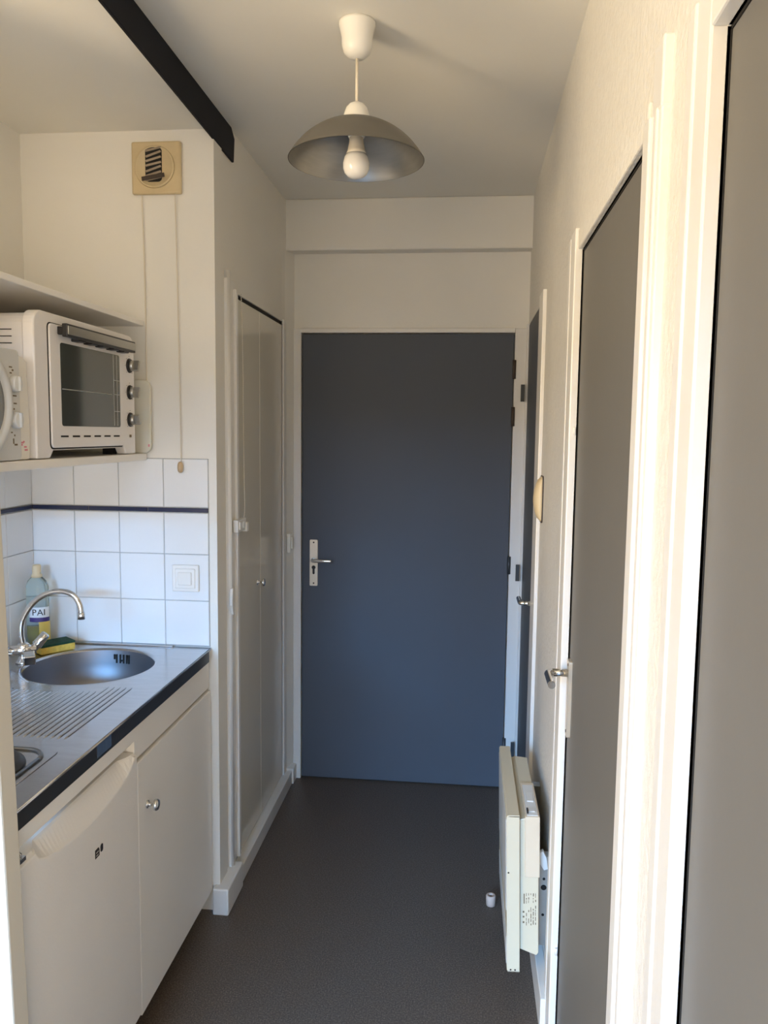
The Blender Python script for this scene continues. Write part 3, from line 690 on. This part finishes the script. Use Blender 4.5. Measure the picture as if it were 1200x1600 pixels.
# ------------------------------------------------------------------ dish soap bottle
bt = thing('soap_bottle', 'clear dish soap bottle with yellow liquid and lettered label behind the faucet', 'bottle', (-1.352, 2.372, WT))
BX, BY = -1.352, 2.372
S = Matrix.Translation((BX, BY, WT)) @ Matrix.Diagonal((1.0, 0.72, 1.0, 1.0))
z0 = 0
obj('bottle_body', lambda bm: lathe(bm, [(0, 0.0005), (0.032, 0.0005), (0.0365, 0.006), (0.0370, 0.09), (0.0355, 0.13), (0.0365, 0.165), (0.036, 0.198), (0.030, 0.216), (0.018, 0.228), (0.015, 0.234), (0.014, 0.245)], S, 40), PET, bt)
obj('soap', lambda bm: lathe(bm, [(0, 0.002), (0.030, 0.002), (0.0345, 0.008), (0.0350, 0.070), (0, 0.070)], S, 36), SOAP, bt)
obj('cap', lambda bm: lathe(bm, [(0.0165, 0.228), (0.0165, 0.236), (0.0135, 0.240), (0.0135, 0.262), (0.0115, 0.268), (0, 0.269)], Matrix.Translation((BX, BY, WT)), 28), IVORY, bt)
def arc_patch(bm, r, a0, a1, za, zb, n=10, t=0.0006):
    A = [];
    for i in range(n + 1):
        a = a0 + (a1 - a0) * i / n
        A.append([bm.verts.new(S @ Vector((rr * math.cos(a), rr * math.sin(a), z))) for rr, z in ((r, za), (r, zb), (r + t, zb), (r + t, za))])
    fs = [bm.faces.new(A[0]), bm.faces.new(A[-1][::-1])]
    for p, q in zip(A, A[1:]):
        for k in range(4): fs.append(bm.faces.new((p[k], q[k], q[(k + 1) % 4], p[(k + 1) % 4])))
    bmesh.ops.recalc_face_normals(bm, faces=fs)
R_ = math.radians
obj('label_band', lambda bm: arc_patch(bm, 0.0371, R_(-112), R_(0), 0.102, 0.135), LABW, bt)
obj('label_band', lambda bm: arc_patch(bm, 0.0373, R_(-112), R_(0), 0.088, 0.102), PURPLE, bt, label='purple band')
obj('label_band', lambda bm: arc_patch(bm, 0.0372, R_(-65), R_(15), 0.020, 0.088), LABY, bt, label='yellow label')
for ch_, ang in (('P', -86), ('A', -58), ('I', -36)):
    a = R_(ang); p = S @ Vector((0.0382 * math.cos(a), 0.0382 * math.sin(a), 0.118))
    nrm = Vector((math.cos(a), math.sin(a) / 0.72, 0)).normalized(); tx = Vector((-nrm.y, nrm.x, 0))
    text_mesh(ch_, 0.028, axesM(p, tx, (0, 0, 1), nrm), INK, 'lettering', bt, ext=0.0006)

# sponge
sg = thing('sponge', 'yellow and green scouring sponge beside the soap bottle', 'sponge', (-1.288, 2.325, WT))
SM = Matrix.Translation((-1.283, 2.338, WT + 0.0135)) @ Matrix.Rotation(math.radians(52), 4, 'Z')
obj('foam', lambda bm: box(bm, -0.055, 0.055, -0.033, 0.033, -0.012, 0.010, SM, 0.004), SPONGE, sg)
obj('scouring_pad', lambda bm: box(bm, -0.055, 0.055, -0.033, 0.033, 0.010, 0.0175, SM, 0.002), GREENP, sg)

# ------------------------------------------------------------------ fridge
fg = thing('mini_fridge', 'small white fridge under the hob end of the worktop', 'fridge', (-1.1, 1.59, 0))
FD = -0.806
obj('cabinet', lambda bm: box(bm, -1.385, FD - 0.052, 1.325, 1.850, 0.03, 0.800), FRIDGEM, fg, bevel=0.004)
def fdoor(bm):
    ya, yb, za, zb = 1.327, 1.852, 0.085, 0.792
    ny, rows = 40, None
    cols_ = []
    for i in range(ny + 1):
        y = ya + (yb - ya) * i / ny
        t = (y - (ya + 0.055)) / (yb - 0.02 - (ya + 0.055))
        d = 0.006 + (0.050 * math.sin(PI * min(max(t, 0), 1)) ** 0.45 if 0 < t < 1 else 0)
        dep = 0.006 + (0.020 if 0 < t < 1 else 0) * min(1, math.sin(PI * min(max(t, 0), 1)) * 4)
        prof = [(FD - 0.050, za), (FD - 0.006, za), (FD, za + 0.008), (FD, zb - d - 0.004), (FD - 0.001, zb - d), (FD - dep, zb - 0.004), (FD - dep - 0.004, zb), (FD - 0.050, zb)]
        cols_.append([bm.verts.new((x, y, z)) for x, z in prof])
    fs = []
    for p, q in zip(cols_, cols_[1:]):
        for k in range(8):
            f = bm.faces.new((p[k], q[k], q[(k + 1) % 8], p[(k + 1) % 8])); fs.append(f)
    fs.append(bm.faces.new(cols_[0])); fs.append(bm.faces.new(cols_[-1][::-1]))
    bmesh.ops.recalc_face_normals(bm, faces=fs)
fdr = obj('fridge_door', fdoor, FRIDGEM, fg, label='white door with a scooped top handle')
obj('hinge', lambda bm: (box(bm, FD - 0.030, FD - 0.004, 1.328, 1.352, 0.790, 0.798), lathe(bm, [(0.008, 0.796), (0.008, 0.806), (0.005, 0.809), (0, 0.809)], Matrix.Translation((FD - 0.014, 1.340, 0)), 14)), CHROME, fg)
for x in (-0.90, -1.34):
    for y in (1.36, 1.81): obj('foot', lambda bm: tube(bm, [(x, y, 0), (x, y, 0.03)], 0.015, 12), BLKP, fg)
LM = axesM((FD + 0.0002, 1.640, 0.652), (0, 1, 0), (0, 0, 1), (1, 0, 0))
def flogo(bm):
    prism(bm, [(-0.022, -0.010), (-0.002, -0.010), (-0.002, 0.004), (-0.006, 0.010), (-0.022, 0.010)], 'z', 0, 0.0008, LM)
    prism(bm, rrect(0.010, 0.001, 0.012, 0.018, 0.005), 'z', 0, 0.0008, LM)
obj('badge', flogo, INK, fdr, label='small black badge marks')
obj('badge_bars', lambda bm: (box(bm, -0.018, -0.008, -0.006, -0.004, 0.0007, 0.001, LM), box(bm, -0.018, -0.006, 0.001, 0.003, 0.0007, 0.001, LM)), MWW, fdr)  # two pale bars on the black badge

# ------------------------------------------------------------------ sink cupboard
cu = thing('sink_cupboard', 'white base cupboard with a chrome knob under the sink', 'cabinet', (-1.1, 2.15, 0))
CXF = -0.808
obj('carcass', boxes((-1.385, CXF - 0.022, 1.857, 1.875, 0.08, 0.862), (-1.385, CXF - 0.022, 2.425, 2.443, 0.08, 0.862), (-1.385, CXF - 0.022, 1.875, 2.425, 0.08, 0.098), (-1.385, -1.375, 1.875, 2.425, 0.098, 0.74)), WHITE, cu)
obj('rail', lambda bm: box(bm, CXF - 0.026, CXF - 0.006, 1.855, YK - 0.008, 0.770, 0.857), WHITE, cu, bevel=0.001, label='white panel between worktop and cupboard door')
cd_ = obj('cupboard_door', lambda bm: box(bm, CXF - 0.019, CXF, 1.859, 2.440, 0.078, 0.762), WHITE, cu, bevel=0.0025)
obj('knob', lambda bm: knob_bm(bm, (CXF, 1.915, 0.628), (1, 0, 0), 1.0), CHROME, cd_, label='chrome knob')
for x in (-0.92, -1.34):
    for y in (1.90, 2.40): obj('leg', lambda bm: tube(bm, [(x, y, 0), (x, y, 0.08)], 0.018, 12), BLKP, cu)
tag(obj('fridge_fascia', B(CXF - 0.022, CXF - 0.004, 1.2925, 1.853, 0.822, 0.857), WHITE, bevel=0.001), 'narrow white fascia strip between worktop and fridge', 'panel')
tag(obj('end_panel', B(-1.38, CXF, 1.2925, 1.3245, 0, 0.8215), WHITE, bevel=0.001), 'white upright panel between the slim post and the small fridge', 'panel')

# ------------------------------------------------------------------ radiator
rd = thing('radiator', 'white electric panel heater hung low on the right wall', 'radiator', (0.20, 2.32, 0.12))
TILT = Matrix.Translation((0.153, 0, 0.35)) @ Matrix.Rotation(math.radians(-1.6), 4, 'Y') @ Matrix.Translation((-0.153, 0, -0.35))
ry0, ry1 = 2.075, 2.560
def cover(bm):
    # U-shaped front casing
    prism(bm, [(0.139, 0.128), (0.172, 0.128), (0.172, 0.578), (0.145, 0.578), (0.139, 0.572)], 'y', ry0, ry0 + 0.004, TILT)
    box(bm, 0.137, 0.141, ry0, ry1, 0.132, 0.574, TILT)
    box(bm, 0.139, 0.172, ry0, ry1, 0.572, 0.577, TILT)
    box(bm, 0.139, 0.172, ry1 - 0.004, ry1, 0.128, 0.575, TILT)
    box(bm, 0.139, 0.172, ry0, ry1, 0.128, 0.132, TILT)
obj('front_cover', cover, RADM, rd, bevel=0.0015)
for a, b in ((0.300, 0.560), (0.145, 0.225)): obj('front_inset', B(0.1355, 0.1375, ry0 + 0.012, ry1 - 0.012, a, b, TILT), RADG, rd, bevel=0.001)
obj('body', lambda bm: (prism(bm, [(0.172, 0.190), (0.218, 0.172), (0.224, 0.180), (0.224, 0.560), (0.186, 0.565), (0.172, 0.560)], 'y', ry0 + 0.012, ry1 - 0.05, TILT)), RADM, rd, bevel=0.002)
obj('junction_cover', lambda bm: box(bm, 0.187, 0.2265, ry0 + 0.006, ry0 + 0.22, 0.400, 0.572, TILT), RADC, rd, bevel=0.002)
obj('control_panel', lambda bm: (box(bm, 0.192, 0.222, ry0 + 0.012, ry0 + 0.200, 0.572, 0.5745, TILT), box(bm, 0.198, 0.216, ry0 + 0.03, ry0 + 0.05, 0.5745, 0.577, TILT), box(bm, 0.198, 0.216, ry0 + 0.09, ry0 + 0.15, 0.5745, 0.578, TILT)), MWW, rd, bevel=0.0008)
obj('switch', lambda bm: box(bm, 0.193, 0.197, ry0 + 0.02, ry0 + 0.045, 0.5745, 0.580, TILT), INK, rd)
obj('bracket', B(0.226, XR, ry0 + 0.05, ry0 + 0.08, 0.18, 0.44), GALV, rd, bevel=0.001)
obj('bracket', B(0.226, XR, ry1 - 0.12, ry1 - 0.09, 0.18, 0.50), GALV, rd, bevel=0.001)
obj('bracket_hook', lambda bm: prism(bm, [(0.226, 0.455), (0.226, 0.425), (0.240, 0.405), (0.250, 0.410), (0.246, 0.44), (0.236, 0.46)], 'y', ry0 + 0.04, ry0 + 0.055), PLAST, rd, bevel=0.001)
for z, r in ((0.375, 0.004), (0.350, 0.008), (0.27, 0.004)): obj('bracket_hole', lambda bm: lathe(bm, [(r, 0), (0, 0.0008)], axesM((0.241, ry0 + 0.050, z), (1, 0, 0), (0, 0, 1), (0, -1, 0)), 14), DARK, rd)
def rating(bm):
    random.seed(9)
    y = ry0 + 0.0116
    for c in range(5):
        x = 0.190 + c * 0.0062; z = 0.352
        while z > 0.262:
            h = random.uniform(0.004, 0.014)
            if random.random() > 0.2 and not (c == 0 and z > 0.30 and z < 0.32): box(bm, x, x + random.uniform(0.0012, 0.0024), y - 0.0004, y + 0.0006, z - h, z, TILT)
            z -= h + random.uniform(0.002, 0.006)
    for z in (0.300, 0.286, 0.270): box(bm, 0.181, 0.1855, y - 0.0006, y + 0.0006, z - 0.0045, z, TILT)
    box(bm, 0.1835, 0.1862, y - 0.0006, y + 0.0006, 0.322, 0.350, TILT)
obj('rating_print', rating, INKB, rd, label='printed rating text')
for x, z in ((0.1595, 0.135), (0.1475, 0.135), (0.142, 0.415)): obj('rivet', lambda bm: lathe(bm, [(0.0025, 0), (0, 0.0012)], TILT @ axesM((x, ry0, z), (1, 0, 0), (0, 0, 1), (0, -1, 0)), 12), INK, rd)

# ------------------------------------------------------------------ intercom handset, cap on the floor
ic = thing('intercom', 'oval cream intercom handset on the right wall before the narrow side door', 'intercom', (XR, 2.70, 1.385))
def icb(bm):
    n = 14; rings = []
    for i in range(n + 1):
        t = i / n; z = 1.312 + 0.150 * t
        d = 0.004 + 0.026 * math.sin(PI * t) ** 0.55
        hw = 0.030 + 0.012 * math.sin(PI * t) ** 0.6
        rings.append([bm.verts.new((XR - d * (math.sin(PI * k / 8) ** 0.7 if 0 < k < 8 else 0), 2.685 + hw * -math.cos(PI * k / 8), z)) for k in range(9)])
    fs = []
    for a, b in zip(rings, rings[1:]):
        for k in range(8): fs.append(bm.faces.new((a[k], a[k + 1], b[k + 1], b[k])))
        fs.append(bm.faces.new((a[8], a[0], b[0], b[8])))
    fs.append(bm.faces.new(rings[0])); fs.append(bm.faces.new(rings[-1][::-1]))
    for f in fs: f.smooth = True
    bmesh.ops.recalc_face_normals(bm, faces=fs)
obj('handset', icb, IVORY, ic)
obj('base', lambda bm: prism(bm, rrect(2.685, 1.387, 0.088, 0.156, 0.02), 'x', XR - 0.004, XR), HINGEB, ic)
cap = thing('rubber_cap', 'small pinkish white cap lying on the floor near the radiator', 'cap', (0.118, 2.58, 0))
CM = Matrix.Translation((0.118, 2.59, 0))
obj('cap_body', lambda bm: lathe(bm, [(0.013, 0.0), (0.0155, 0.002), (0.0165, 0.024), (0.0165, 0.034), (0.0145, 0.0375), (0.009, 0.0375), (0.008, 0.030), (0.0, 0.030)], CM, 28), RUBBER, cap)
obj('cap_hole', lambda bm: lathe(bm, [(0.0082, 0.0305), (0.0, 0.0307)], CM, 20), HINGEB, cap)
